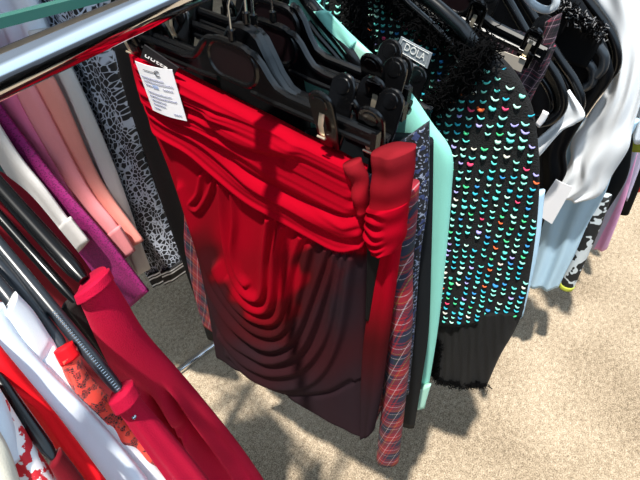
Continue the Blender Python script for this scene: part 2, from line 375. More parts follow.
def hanger(x, yaw=83, tilt=0, offx=0., drop=.105, half=.18, rise=.032, kind='plate', clips=(.85, .85), label='', group=None, lean=0., metal='brass', styles=(0, 1), hook_on=True, y=RY, z=RZ, wid=.0045):
    r = empty('skirt_hanger' if kind != 'shoulder' else 'coat_hanger', (x, y, z+.0125)); tag(r, label, 'hanger', group)
    r.rotation_euler = (0, -math.radians(tilt), math.radians(yaw)); zb = -drop; HZ[:] = [offx, zb]
    mb = MB()
    if kind == 'plate':
        arms(mb, offx, zb, half, rise, kind, wid)
        mb.tube([(q[0], 0, q[1]) for q in stadium(offx, zb+rise*.45, .036, .021)]+[(offx+.015, 0, zb+rise*.45-.021)], .0042, 8)
        mb.build('bar', M['plastic_soft'], r)
        mb = MB(); mb.prism(stadium(offx, zb+rise*.45, .034, .019), -.002, .002, bev=.0008); mb.build('centre_plate', M['plate'], r)
    elif kind == 'saddle':
        o = [(.0, .038), (.012, .036), (.022, .03), (.034, .012), (.044, -.004), (.056, -.016), (.075, -.022), (.075, -.03), (-.075, -.03), (-.075, -.022), (-.056, -.016), (-.044, -.004), (-.034, .012), (-.022, .03), (-.012, .036)]
        mb.prism([(offx+a, zb+b) for a, b in o][::-1], -.0065, .0065, bev=.003)
        for sgn in (1, -1):
            for dz in (-.021, -.031): mb.tube([(offx+sgn*.07, 0, zb+dz), (offx+sgn*half, 0, zb+dz-.002)], .0042, 8)
            mb.prism([(offx+sgn*.07, zb-.021), (offx+sgn*half, zb-.021), (offx+sgn*half, zb-.031), (offx+sgn*.07, zb-.031)], -.0015, .0015)
        mb.build('bar', M['plastic_soft'], r)
    else:                                              # curved coat hanger with wide shoulders
        top = [(0, .03), (.02, .028), (.045, .012), (.08, -.008), (.13, -.03), (.175, -.052), (.205, -.075), (.215, -.09)]; top = [(a*half/.2, b*(half/.2)**.5) for a, b in top]
        for sgn in (1, -1):
            mb.tube([(offx+sgn*a, 0, zb+b) for a, b in top], [.008, .008, .0085, .009, .0095, .0105, .011, .007], 10)
            mb.tube([(offx+sgn*a*.93, 0, zb+b-.022) for a, b in top[2:7]], .004, 8)
        mb.build('shoulders', M['plastic_soft'], r)
    if hook_on: hook(r, offx*.9, zb+rise+.012, lean)
    if clips:
        for sgn, q, st in ((1, clips[0], styles[0]), (-1, clips[1], styles[1])):
            if q: clip(r, offx+sgn*half*q, zb-(.006 if kind == 'plate' else .024), style=st, metal=metal)
    return r
HG = 'black clip hangers crowded on the chrome rail'
hanger(.384, 83, 6, .036, .130, .185, kind='plate', label='black skirt hanger with plum oval centre plate gripping the red ombre dress', group=HG, lean=.006, clips=(.9, .72))
hanger(.404, 84, 8, .026, .118, .185, kind='saddle', label='black skirt hanger with humped solid centre directly behind the oval plate hanger', group=HG, clips=(.9, .93), styles=(1, 1))
hanger(.424, 81, 5, .040, .128, .175, kind='saddle', label='black skirt hanger third along the rail, its small round shoulders peeping over the humped hanger', group=HG, styles=(1, 0))
hanger(.452, 82, 6, .030, .132, .180, kind='plate', label='black skirt hanger with dark square-looking centre plate, right of the humped hangers', group=HG, clips=(.9, .86), styles=(0, 0))
hanger(.476, 83, 7, .040, .126, .185, kind='plate', rise=.045, label='black skirt hanger with tall curved neck beside the mint collar', group=HG, clips=(.9, .80), styles=(1, 1), metal='brass')
hanger(.500, 82, 7, .045, .132, .190, kind='saddle', label='black skirt hanger in front of the mint blouse with clip against the jacket label', group=HG, styles=(1, 0))
hanger(.520, 83, 4, .045, .10, .10, kind='shoulder', clips=None, label='glossy black curved coat hanger inside the mint blouse', group=HG)

# ------------------------------------------------------------------ the red ombre dress
PD = (.388, 83)
Ldg = [(130, 45), (139, 85), (152, 120), (170, 165), (185, 210), (200, 260), (210, 310), (217, 355)]
Rdg = [(367, 168), (368, 200), (367, 248), (365, 300), (364, 350), (364, 400), (365, 437)]
band = [(120, 96), (140, 112), (165, 133), (195, 150), (220, 172), (255, 200), (290, 218), (320, 234), (345, 246), (370, 247)]
topl = [(120, 44), (200, 82), (262, 112), (320, 142), (375, 172)]
Us = [([(206, 172), (203, 190), (196, 200), (204, 206), (214, 190), (221, 172)], 2.2, .006),
      ([(238, 183), (240, 215), (238, 245), (243, 266), (252, 278)], 2.4, .006),
      ([(226, 178), (229, 225), (236, 262), (246, 282), (262, 292), (271, 284), (273, 250), (278, 205)], 3.2, .008),
      ([(232, 275), (250, 297), (270, 304), (280, 292), (284, 250), (291, 215)], 3.2, .008),
      ([(222, 262), (240, 296), (262, 313), (282, 314), (292, 295), (302, 250), (311, 226)], 3.6, .009),
      ([(185, 185), (215, 262), (240, 306), (262, 325), (285, 327), (302, 300), (318, 240)], 3.6, .008),
      ([(190, 220), (212, 275), (238, 318), (262, 338), (285, 341), (305, 322), (328, 262), (335, 240)], 3.4, .008),
      ([(205, 280), (232, 330), (262, 353), (287, 354), (312, 335), (335, 275), (343, 246)], 3.2, .007),
      ([(225, 330), (255, 362), (285, 369), (312, 358), (335, 320), (350, 250)], 3.4, .007),
      ([(232, 350), (258, 376), (290, 384), (322, 372), (345, 330), (358, 252)], 3.6, .006)]
def dress_fold(U, V, px):
    db, sb = pdist(px, band); dt, _ = pdist(px, topl)
    inside = sb < 0                                   # above the band's lower edge
    t = dt/(dt+db+1e-6); x = px[..., 0]
    wv = t+.012*np.sin(x/23.+t*9)+.05*np.sin(x/61.+1+t*5)
    fl = .0026*np.sin(6.283*(2.3*wv+.1))+.0024*np.sin(6.283*(5.3*wv-.2)+x/70)+.0013*np.sin(6.283*(11*wv)+x/37)+.0006*np.sin(6.283*19*wv+x/21)
    amp = .55+.6*sstep(x, 180, 300)*0+.45*sstep(-x, -360, -160)
    # a broad smooth panel above the last roll at the right
    crease = [(215, 132), (250, 163), (300, 190), (340, 205), (370, 214)]
    dc, sc_ = pdist(px, crease); roll = .006*np.exp(-((dc-9)/8.)**2)*(sc_ > 0)-.005*np.exp(-(dc/3.)**2)
    roll = roll*sstep(x, 220, 260)
    lump = .007*np.exp(-(pdist(px, [(224, 112), (245, 127), (270, 138), (300, 142)])[0]/8)**2)-.004*np.exp(-(pdist(px, [(225, 124), (250, 142), (290, 152)])[0]/4)**2)
    calm = 1-.6*sstep(x, 225, 255)*(sc_ < 0)
    hb = .0095*sstep(db, 0, 5)+fl*amp*calm*sstep(db, 0, 8)*sstep(dt, 0, 6)+roll+lump
    h = np.where(inside, hb, 0)
    lo = 0*x
    for poly, w, a in Us:
        d, s = pdist(px, poly); e = np.where(s > 0, w*.75, w*1.5)
        lo = np.maximum(lo, 1.35*a*(.9+.2*np.sin(px[..., 0]/27.+w*7))*np.exp(-(d/e)**2))
    base = .004*np.exp(-(((px[..., 0]-285)/60)**2+((px[..., 1]-320)/70)**2))
    # long soft pleats right of the cowl and down the left edge
    pl = .003*np.sin(x/6.5+px[..., 1]/55)*sstep(x, 315, 345)*sstep(px[..., 1], 245, 300)*(1-.5*sstep(px[..., 1], 370, 420))+.003*np.sin((x-px[..., 1]*.27)/7.)*sstep(-x+px[..., 1]*.27, -180, -150)
    low = lo+base+pl-.002
    edge = -.006*np.exp(-(pdist(px, [(234, 356), (262, 385), (290, 393), (325, 391), (352, 380)])[0]/3)**2)
    edge = edge + .0035*(pdist(px, [(228, 340), (262, 385), (290, 393), (325, 391), (360, 378)])[1] < 0)
    h = np.where(inside, h, low+edge)
    tuckR = sstep(x, 352, 366)
    h = h - .005*tuckR + .0022*np.sin(px[..., 1]/2.1)*tuckR*inside
    return (h + .0015*np.sin(V*9+U*5))*sstep(U, 0, .10)
DK = np.array([(130, 50, 0), (200, 150, 0), (366, 240, 0), (170, 160, 0), (178, 195, 0), (188, 215, .1), (193, 240, .45), (200, 270, .85), (205, 320, 1), (214, 258, .6), (226, 287, .75), (232, 262, .05), (240, 230, 0), (250, 285, .03), (265, 298, .05),
      (275, 312, .35), (285, 328, .6), (262, 326, .62), (240, 305, .72), (285, 280, 0), (300, 270, .02), (296, 300, .4), (295, 230, 0), (308, 235, .05), (316, 250, .55), (326, 250, .7), (336, 258, .6), (345, 262, .75), (350, 255, .9), (360, 270, 1), (318, 290, .68), (330, 300, .85),
      (345, 300, 1), (285, 345, .85), (255, 345, .92), (300, 400, 1), (365, 400, 1), (230, 360, 1), (200, 300, 1), (215, 300, .9), (310, 320, .8)], float)
RED, MAR, BRN = np.array(lin('a0021a')), np.array(lin('480f13')), np.array(lin('2d2026'))
def ombre(k): 
    k = k[..., None]; return np.where(k < .5, RED+(MAR-RED)*k*2, MAR+(BRN-MAR)*(k-.5)*2)
def dress_col(px):
    d2 = ((px[..., None, :]-DK[:, :2])**2).sum(-1); w = 1/(d2+8)**2.2; k = (w*DK[:, 2]).sum(-1)/w.sum(-1)
    db, sb = pdist(px, band); k = np.where((sb < 0), 0, k)
    fade = .28*sstep(px[..., 0], 345, 366)*(sb < 0)*0
    return ombre(np.clip(k+fade, 0, 1))
dr = empty('draped_dress', (PD[0], RY, 1.25)); dr['_world'] = 1
tag(dr, 'red to dark brown ombre draped dress hanging on the nearest black clip hanger', 'dress')
def sub(px_): return None
cloth('dress_front', M['red_jersey'], Ldg, Rdg, PD, 210, 250, .010, 5, dress_fold, dress_col, dr, origin=False)
# rolled end of the waist and the wrapped side
def gather(U, V, px): return .003*np.sin(V*60+U*3)*sstep(V, .62, .7)+.004*sstep(V, .6, .68)
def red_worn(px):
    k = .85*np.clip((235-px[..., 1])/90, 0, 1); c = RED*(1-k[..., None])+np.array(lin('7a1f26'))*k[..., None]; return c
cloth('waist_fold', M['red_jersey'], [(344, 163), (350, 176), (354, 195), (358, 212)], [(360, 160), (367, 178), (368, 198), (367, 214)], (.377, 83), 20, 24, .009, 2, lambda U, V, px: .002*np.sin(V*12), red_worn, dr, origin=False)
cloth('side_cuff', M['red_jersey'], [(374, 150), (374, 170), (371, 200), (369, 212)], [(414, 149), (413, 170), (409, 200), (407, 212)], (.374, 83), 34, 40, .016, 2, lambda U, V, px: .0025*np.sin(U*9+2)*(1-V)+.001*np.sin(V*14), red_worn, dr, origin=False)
cloth('gathered_band', M['red_jersey'], [(370, 204), (367, 222), (368, 236), (376, 246)], [(408, 202), (406, 220), (405, 236), (400, 247)], (.373, 83), 34, 70, .019, 2,
      lambda U, V, px: .003*np.sin(V*30+np.sin(U*5+V*3)*2.4+4*V*V)*(1-sstep(U, .4, .75))+.001*np.sin(V*14), lambda px: RED+0*px[..., :1], dr, origin=False)
def side_col(px): return ombre(np.clip(.5*sstep(px[..., 1], 275, 345)+.5*sstep(px[..., 1], 335, 410), 0, 1))
cloth('side_panel', M['red_jersey'], [(383, 246), (374, 290), (366, 330), (362, 380), (361, 438)], [(401, 244), (395, 290), (389, 340), (382, 390), (374, 430)], (.378, 83), 24, 60, .010, 2.5, waves(2, .002, (1, 2), .5, 3), side_col, dr, origin=False)
cloth('inner_panel', M['black'], [(367, 244), (367, 280), (366, 318)], [(385, 243), (377, 280), (370, 320)], (.372, 83), 14, 20, .004, 2.5, None, None, dr, origin=False)
u_, n_ = axes(83)
def panel(name, corners, plane, mat, parent=None, th=.0008, off=0., origin=None, nu=1, curve=0., z=0):
    """thin real sheet (paper, label) from four traced corners on a plane"""
    q = on_plane(np.array(corners, float), plane); u, n = axes(plane[1]); n = n if n[0] < 0 else -n
    mb = MB(); N_ = 8; vs = []
    for s in (0, 1):
        for i in range(N_+1):
            for j in range(2):
                t = i/N_; a = q[0]+(q[1]-q[0])*t; b = q[3]+(q[2]-q[3])*t
                vs.append((a if j == 0 else b)+n*(off+curve*math.sin(math.pi*t)+(th if s == 0 else -th)))
    K = 2*(N_+1); fs = []
    for i in range(N_):
        a = 2*i; fs += [(a, a+1, a+3, a+2), (K+a, K+a+2, K+a+3, K+a+1), (a, a+2, K+a+2, K+a), (a+1, K+a+1, K+a+3, a+3)]
    fs += [(0, K, K+1, 1), (2*N_, 2*N_+1, K+2*N_+1, K+2*N_)]; mb.add(vs, fs)
    o = mb.build(name, mat, parent, smooth=False); return o, q, n
def text_mesh(name, s, q, n, mat, parent, off, margin=(.1, .2, .9, .8), shear=0.):
    """lettering fitted into the quad q (top-left, top-right, bottom-right, bottom-left)"""
    cu = bpy.data.curves.new('tmp', 'FONT'); cu.body = s; cu.extrude = .01; cu.shear = shear
    ob = bpy.data.objects.new('tmp', cu); COL.objects.link(ob); me = bpy.data.meshes.new_from_object(ob.evaluated_get(bpy.context.evaluated_depsgraph_get()))
    bpy.data.objects.remove(ob); co = np.array([v.co[:] for v in me.vertices]); mn, mx = co.min(0), co.max(0)
    f = (co-mn)/(mx-mn+1e-9); x = margin[0]+(margin[2]-margin[0])*f[:, 0]; y = margin[1]+(margin[3]-margin[1])*(1-f[:, 1])
    top = q[0]+(q[1]-q[0])*x[:, None]; bot = q[3]+(q[2]-q[3])*x[:, None]; w = top+(bot-top)*y[:, None]+n*(off+f[:, 2:3]*.0004)
    for v, c in zip(me.vertices, w): v.co = c
    me.materials.clear(); me.materials.append(mat); return link(name, me, parent)
PL = (.373, 83)
lab, q, n = panel('brand_label', [(146, 44), (180, 67), (175, 75), (142, 57)], PL, M['label_black'], dr, off=.002)
for o in (lab,): pass
text_mesh('label_lettering', 'uutta(', q, n, M['thread'], dr, .0035, (.12, .42, .92, .80))
tagp = empty('paper_tag', on_plane(np.array([(160., 62.)]), (.362, 83))[0]); tagp['_world'] = 1
tag(tagp, 'white handwritten paper tag pinned to the top of the red dress', 'tag')
PT = (.362, 83)
sh, q, n = panel('tag_sheet', [(135, 61), (172, 70), (187, 121), (153, 110)], PT, M['paper'], tagp, th=.0003, curve=.003)
mb = MB()
def wr(a, b):
    top = q[0]+(q[1]-q[0])*a; bot = q[3]+(q[2]-q[3])*a; return top+(bot-top)*b+n*(.0009+.003*math.sin(math.pi*a))
rows = [(.10, .22, .62, 0), (.26, .08, .72, 1), (.33, .10, .92, 1), (.41, .12, .34, 1), (.41, .64, .88, 1), (.55, .12, .80, 1), (.63, .14, .90, 1), (.71, .15, .6, 1), (.79, .17, .55, 1), (.88, .14, .36, 1), (.89, .72, .92, 1)]
for yb, a, b, hw in rows:
    k = int((b-a)*60); pts = [wr(a+(b-a)*i/k, yb+.02*a+(.014*math.sin(i*2.1+yb*40)*random.uniform(.3, 1.4) if hw else 0)) for i in range(k+1)]
    mb.tube(pts, .00028, 4, m=0 if hw else 1)
mb.tube([wr(.62+.07*math.cos(t_), .115+.05*math.sin(t_)) for t_ in np.linspace(.8, 5.6, 14)], .0004, 4, m=1)
mb.tube([wr(.36, .41), wr(.52, .41)], .0022, 6, m=2, flat=(n, .08))
mb.build('handwriting', [M['ink'], M['dark_ink'], plain('pale_blue_stamp', '9fb0d8', .7)], tagp)

# ------------------------------------------------------------------ garments behind the red dress
def garment(name, label, cat, *a, group=None, **k):
    o, info = cloth(name, *a, **k); tag(o, label, cat, group); return o, info
garment('tartan_dress', 'red and navy tartan dress hanging right behind the red ombre dress', 'dress', M['tartan'],
        [(165, 110), (182, 170), (184, 215), (184, 245), (193, 290), (202, 323)], [(408, 192), (404, 215), (400, 260), (396, 330), (388, 390), (374, 428)], (.415, 83.5), 60, 90, .012, 4, waves(3, .003, (1.5, 4), .5, 1))
cloth('side_roll', M['tartan'], [(398, 186), (397, 220), (394, 270), (390, 330), (384, 390), (377, 457)], [(417, 188), (415, 220), (411, 270), (411, 330), (405, 400), (398, 463)], (.408, 83.5), 24, 80, .017, 2, waves(2, .001, (1, 2), .5, 2), None, bpy.data.objects['tartan_dress'], origin=True)
garment('tweed_skirt', 'dark navy flecked tweed skirt edge between the tartan dress and the black dress', 'skirt', M['tweed'],
        [(390, 150), (385, 200), (380, 260), (370, 330)], [(428, 122), (427, 200), (419, 260), (414, 330), (408, 395)], (.45, 83.5), 30, 60, .010, 4, waves(3, .002, (1.5, 4), .5, 2))
garment('black_dress', 'plain slate black dress hanging between the tartan dress and the mint blouse', 'dress', M['slate'],
        [(305, 130), (300, 180), (300, 250), (305, 340)], [(434, 140), (433, 200), (431, 260), (428, 330), (421, 380), (413, 430)], (.48, 83.5), 40, 60, .013, 3, waves(3, .003, (1.5, 4), .6, 4))
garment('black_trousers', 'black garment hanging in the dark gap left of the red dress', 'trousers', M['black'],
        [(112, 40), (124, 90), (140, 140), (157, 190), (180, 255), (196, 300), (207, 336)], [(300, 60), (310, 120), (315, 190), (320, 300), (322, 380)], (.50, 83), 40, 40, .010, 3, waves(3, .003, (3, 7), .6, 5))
mint, _ = garment('mint_blouse', 'mint green blouse hanging beside the black boucle jacket', 'blouse', M['mint'],
        [(262, -40), (270, 40), (280, 120), (290, 220), (300, 330)], [(300, -12), (352, 36), (404, 84), (432, 122), (452, 152), (452, 190), (447, 250), (438, 330), (425, 408)], (.53, 83), 50, 90, .010, 3, waves(3, .003, (1, 3), .4, 6))
cm, _ = cloth('collar', M['mint_pale'], [(345, 60), (347, 62), (360, 74)], [(355, 40), (372, 55), (399, 86)], (.518, 83), 12, 14, .0025, 3, None, None, mint, origin=True)
cm, _ = cloth('collar_band', M['mint'], [(308, 10), (322, 30), (345, 58)], [(330, 12), (345, 28), (356, 42)], (.516, 83), 12, 20, .004, 2, waves(2, .002, (1, 3), .2, 9), None, mint, origin=True)
cm, _ = cloth('hem_band', M['mint_pale'], [(413, 388), (411, 400), (409, 408)], [(431, 384), (427, 398), (424, 408)], (.52, 83), 10, 8, .006, 2, None, None, mint, origin=True)

# ------------------------------------------------------------------ the boucle jacket
jk = empty('boucle_jacket', (.68, .2, 1.25)); jk['_world'] = 1
tag(jk, 'black boucle jacket with turquoise flecks and shaggy yarn collar', 'jacket')
PJ, PB = (.66, 84), (.715, 84)

def soft(U, V, px): return .006*np.sin((px[..., 0]+px[..., 1]*.12)/15.)*sstep(V, .2, .6)
_, JF = cloth('front_panel', M['boucle'], [(484, 52), (456, 86), (424, 114), (404, 150), (400, 200), (410, 260), (418, 320)],
    [(490, 50), (514, 72), (531, 104), (537, 140), (539, 180), (536, 230), (528, 285), (521, 318)], PJ, 60, 90, .017, 2.2, soft, None, jk, origin=False)
_, JL = cloth('front_panel', M['boucle'], [(270, -60), (280, 20), (300, 90), (330, 180), (350, 260), (360, 320)],
    [(338, -40), (352, 10), (366, 60), (384, 120), (400, 190), (408, 250), (416, 310)], PJ, 30, 60, .020, 3, soft, None, jk, origin=False)
_, JB = cloth('back_panel', M['boucle'], [(318, -60), (340, 20), (360, 80), (390, 150)], [(400, -8), (440, 20), (480, 50), (498, 90), (500, 150)], PB, 40, 50, .008, 4, None, None, jk, origin=False)
_, JH = cloth('hem_panel', M['boucle'], [(436, 300), (437, 330), (436, 360), (434, 374)], [(524, 308), (515, 330), (500, 356), (488, 383)], (.67, 84), 40, 30, .026, 2.4,
    lambda U, V, px: .003*np.sin(px[..., 0]/3.3+px[..., 1]/9.)+.002*np.sin(px[..., 0]/1.3), None, jk, origin=False)
NC = [('5fd8cf', 9), ('8fe6d4', 7), ('37b7cf', 4), ('b9efdf', 4), ('3a8fd0', 2), ('a9a4e6', 2), ('e0466f', 1.1), ('ee6b3c', 1), ('49c98a', 1.6), ('d7d6c8', 1.4)]
nw = np.array([w for _, w in NC]); nw = nw/nw.sum(); ncol = [lin(c) for c, _ in NC]
def nubs(mb, info, du, dv, size, keep=lambda p: True, dens=.95):
    Fm, N = info['front'], info['N']; nv_, nu_ = Fm.shape[0]-1, Fm.shape[1]-1
    mid = Fm[:, nu_//2]; ln = np.r_[0, np.cumsum(np.linalg.norm(np.diff(mid, axis=0), axis=1))]; rows = int(ln[-1]/dv)
    u, n = axes(84)
    for r in range(rows):
        iv = np.interp((r+.5)*dv, ln, np.arange(nv_+1)); i0 = int(min(iv, nv_-1)); fv = iv-i0
        row = Fm[i0]*(1-fv)+Fm[i0+1]*fv; s_ = row@u; lo, hi = s_.min(), s_.max()
        for c in range(int(math.floor(lo/du)), int(hi/du)+2):
            sx = c*du+random.uniform(-.0016, .0016)
            if not lo+.001 < sx < hi-.0005 or random.random() > dens: continue
            o = np.argsort(s_); P = np.array([np.interp(sx, s_[o], row[o, k]) for k in range(3)]); P[2] += random.uniform(-.0015, .0015)
            if not keep(to_px(P)): continue
            nn = N[i0]; w = size*random.uniform(.7, 1.15)*(1.25 if r < rows*.3 else 1); big = random.random() < .09; r0 = .0015*(1.7 if big else random.uniform(.8, 1.2))
            sag = w*.32; tilt = random.uniform(-.25, .25)
            pts = [P+u*(q*w*.5)+np.array([0, 0, -sag*(1-q*q)+tilt*q*w*.4])+nn*(.0012+.0012*(1-q*q)) for q in (-1, -.5, 0, .5, 1)]
            mb.tube(pts, [r0*.45, r0, r0*1.15, r0, r0*.45], 6, c=ncol[rng.choice(len(ncol), p=nw)])
mb = MB(); nubs(mb, JF, .0150, .0132, .0080); mb.build('yarn_flecks', M['yarn'], jk, sharp=False)
mb = MB(); nubs(mb, JL, .0165, .0132, .0080); mb.build('yarn_flecks', M['yarn'], jk, sharp=False)
mb = MB(); nubs(mb, JB, .0125, .0115, .0058, dens=.92); mb.build('yarn_flecks', M['yarn'], jk, sharp=False)
def fringe(paths, name, n, ln, spread, core=.006, parent=jk):
    mb = MB()
    for pts in paths:
        P = np.array([on_plane(np.array([p[:2]], float), (p[2], 84))[0] for p in pts]); t = np.linspace(0, 1, 30)
        Q = np.stack([np.interp(t, np.linspace(0, 1, len(P)), P[:, k]) for k in range(3)], 1); mb.tube(Q, core, 8)
        for _ in range(n):
            a = random.random()*28; i = int(a); c = Q[i]*(1-a+i)+Q[i+1]*(a-i); c = c+rng.normal(0, spread, 3); d = nrm(rng.normal(0, 1, 3)+np.array([-.5, 0, -.5])); q = [c]
            for _k in range(3): d = nrm(d+rng.normal(0, .7, 3)); q.append(q[-1]+d*ln/3)
            mb.tube(q, .0008, 3, cap=False)
    o = mb.build(name, M['fringe'], parent, sharp=False); return o
fringe([[(489, 44, .635), (462, 80, .635), (430, 108, .635), (405, 128, .64), (396, 150, .645)]], 'shaggy_collar', 2000, .018, .007, .010)
fringe([[(350, -20, .635), (358, 12, .64), (364, 40, .64), (374, 76, .645), (392, 125, .645)]], 'shaggy_collar', 1300, .018, .006, .009)
fringe([[(378, -16, .70), (410, 14, .70), (445, 38, .70), (486, 50, .69)]], 'shaggy_neckline', 1500, .018, .007, .009)
fringe([[(435, 378, .645), (460, 384, .645), (486, 385, .65)], [(437, 340, .645), (434, 376, .645)]], 'shaggy_hem', 330, .014, .004, .004)
hg_ = hanger(.69, 84, 3, .02, .100, .165, kind='shoulder', clips=None, label='wide matt black coat hanger inside the boucle jacket collar', lean=0)
PLb = (.672, 84)
lb, q, n = panel('brand_label', [(402, 36), (433, 53), (428, 68), (396, 49)], PLb, M['label_grey'], jk, off=.002)
text_mesh('label_lettering', 'DOLA', q, n, M['thread'], jk, .0035, (.22, .18, .86, .66))
mb = MB(); ed = [q[0], q[1], q[2], q[3], q[0]]; cc = sum(q)/4; mb.tube([cc+(e-cc)*.84+n*.0035 for e in ed], .0004, 4); mb.build('label_border', M['thread'], jk)
panel('size_label', [(408, 60), (418, 65), (416, 71), (406, 66)], PLb, M['label_grey'], jk, off=.002)

# ------------------------------------------------------------------ hangers placed by the traced centre and right end of their bar
def hanger_px(x, yaw, pc, pr, **k):
    u, n = axes(yaw); c, r = on_plane(np.array([pc, pr], float), (x, yaw)); o = np.array([x, RY, 0])
    sc, sr = (c-o)@u, (r-o)@u; t = math.atan2(c[2]-r[2], sc-sr); zt = RZ+.0125
    lx = sc*math.cos(t)+(c[2]-zt)*math.sin(t); lz = -sc*math.sin(t)+(c[2]-zt)*math.cos(t)
    return hanger(x, yaw, math.degrees(t), lx, -lz, math.hypot(sc-sr, c[2]-r[2]), **k)
hk = hanger_px(.79, 84, (448, 4), (547, 50), kind='plate', label='black clip hanger gripping the dark checked skirt, right of the shaggy collar', group=None, clips=(.85, .86), styles=(0, 0), wid=.0065); clip(hk, HZ[0]-.052, HZ[1]-.006, w=.014, h=.034)
hanger(.82, 84, 5, -.005, .085, .21, kind='plate', label='second black clip hanger behind the dark checked skirt', group=None, clips=(.85, .9), styles=(0, 0))
hanger_px(.575, 83, (318, 54), (430, 109), kind='plate', label='black clip hanger resting over the jacket front with paired clips under the label', group=None, clips=(.85, .80), styles=(0, 1))
hanger(.90, 84, 4, .0, .08, .21, kind='saddle', label='black skirt hanger near the top edge, before the lace trimmed black top', group=None, clips=None)
garment('checked_skirt', 'dark pink striped check skirt clipped to a hanger behind the jacket shoulder', 'skirt', M['tartan2'],
        [(455, 14), (462, 60), (465, 100), (468, 160), (470, 220)], [(556, 46), (551, 58), (545, 74), (533, 96), (522, 130), (512, 200)], (.83, 84), 40, 50, .012, 3, waves(3, .005, (3, 5), .3, 11))
cloth('folded_corner', M['tartan2'], [(545, 22), (541, 44), (538, 72)], [(562, 13), (557, 34), (546, 66)], (.80, 84), 14, 24, .008, 2, None, None, bpy.data.objects['checked_skirt'], origin=True)
sw = empty('swing_tag', on_plane(np.array([(508., 60.)]), (.775, 84))[0]); sw['_world'] = 1; tag(sw, 'beige rounded blank tag hanging beside the jacket shoulder', 'tag')
panel('tag_card', [(495, 48), (526, 60), (521, 72), (492, 59)], (.775, 84), plain('beige_card', 'a8a094', .6), sw, th=.0012)
panel('tag_string', [(486, 40), (490, 42), (500, 56), (496, 60)], (.775, 84), M['paper'], sw, th=.0006)
def pxtube(name, pts, plane, r, mat, label, cat, parent=None, n=10, flat=None):
    u, nn = axes(plane[1]); P = on_plane(spline(pts, np.linspace(0, 1, 30)), plane); mb = MB(); mb.tube(P, r, n, flat=flat)
    o = mb.build(name, mat, parent, origin=Vector(P[0]) if parent is None else None)
    if label: tag(o, label, cat)
    return o
def loop_hanger(x, outer, inner, label, rr=.0058, mat='plastic_soft'):
    """moulded coat hanger whose broad looped shoulder faces the viewer"""
    root = empty('loop_hanger', (x, RY, RZ+.0125)); root['_world'] = 1; tag(root, label, 'hanger')
    u, nn = axes(84); a = on_plane(spline(outer, np.linspace(0, 1, 30)), (x, 84)); b = on_plane(spline(inner, np.linspace(0, 1, 30)), (x+.012, 84))
    mb = MB(); mb.tube(a, rr, 10); mb.tube(b, rr*.8, 10)
    for i in range(29): mb.add([a[i], a[i+1], b[i+1], b[i], a[i]+nn*-.003, a[i+1]+nn*-.003, b[i+1]+nn*-.003, b[i]+nn*-.003], [(0, 1, 2, 3), (4, 7, 6, 5)])
    mb.build('shoulder', M[mat], root)
    mb = MB(); mb.tube([a[0], (a[0]+np.array([x, RY, RZ-.05]))/2+np.array([0, 0, .012]), (x, RY, RZ-.045)], [rr, .008, .008], 10); mb.build('arm', M[mat], root)
    mb = MB(); mb.tube([(x, RY, RZ-.045), (x, RY, RZ-.02)]+[(x, RY+.017*math.cos(t), RZ-.002+.0165*math.sin(t)) for t in np.linspace(-1.0, 3.6, 14)], .0017, 8); mb.build('hook', M['steel'], root)
pxtube('clear_hanger', [(520, -14), (533, 4), (548, 10), (556, 2), (552, -16)], (.84, 84), .006, plain('clear_plastic', 'c9d2d8', .15, 0, .8), 'pale translucent plastic hanger end at the top edge above the clipped skirt', 'hanger')
loop_hanger(.92, [(533, 44), (550, 66), (560, 84), (564, 100), (561, 112), (551, 121), (538, 124)], [(530, 66), (543, 80), (551, 94), (553, 108), (546, 114), (538, 117)], 'black moulded hanger with looped shoulder, left of the pair beside the white straps', .0075)
loop_hanger(.96, [(548, 40), (562, 62), (574, 80), (581, 98), (579, 110), (568, 116), (558, 118)], [(552, 62), (564, 78), (571, 94), (571, 106), (565, 110), (560, 112)], 'black moulded hanger with looped shoulder, right of the pair beside the white straps', .0078)
loop_hanger(1.06, [(575, -14), (596, 12), (611, 34), (617, 54), (615, 70), (604, 82)], [(572, 0), (592, 22), (602, 40), (606, 56), (604, 68), (598, 76)], 'large glossy black moulded hanger curving against the white blouse', .0085, 'plastic')
for i, (pp, lb_) in enumerate((([(598, 46), (604, 56), (603, 68), (596, 76)], 'upper'), ([(586, 60), (593, 70), (592, 82), (584, 88)], 'lower'))):
    pxtube('hanger_tip', pp, (1.03, 84), .009, M['plastic_grey'], '%s glossy blue-black rounded hanger tip on the black top' % lb_, 'hanger', flat=None)
garment('strap_top', 'white strappy top looped over the two moulded black hangers', 'top', M['ivory'],
        [(566, 92), (566, 108), (560, 118), (545, 132), (532, 143)], [(570, 90), (585, 114), (575, 124), (562, 131), (540, 156)], (.935, 84), 16, 40, .006, 2, waves(2, .002, (1, 2), 0, 3))
garment('white_camisole', 'narrow white garment edge between the two looped hangers', 'top', M['white'],
        [(557, 84), (561, 96), (565, 104), (560, 116)], [(560, 84), (568, 98), (571, 104), (566, 118)], (.945, 84), 10, 20, .004, 2, None)
garment('ivory_tag', 'small ivory ticket at the jacket shoulder', 'tag', M['paper'], [(543, 110), (540, 116), (535, 124)], [(549, 113), (545, 121), (539, 128)], (.91, 84), 4, 6, .001, 4, None)
bt, _ = garment('satin_blouse', 'black satin top with lace trimmed edge on the glossy moulded hanger', 'top', M['satin_black'],
        [(430, -30), (450, 40), (500, 110), (520, 200), (510, 290)], [(575, -10), (600, 30), (612, 62), (612, 80), (596, 102), (580, 126), (567, 150), (567, 172), (552, 200), (535, 250)], (1.04, 84), 50, 60, .012, 3, waves(3, .004, (2, 4), .4, 12))
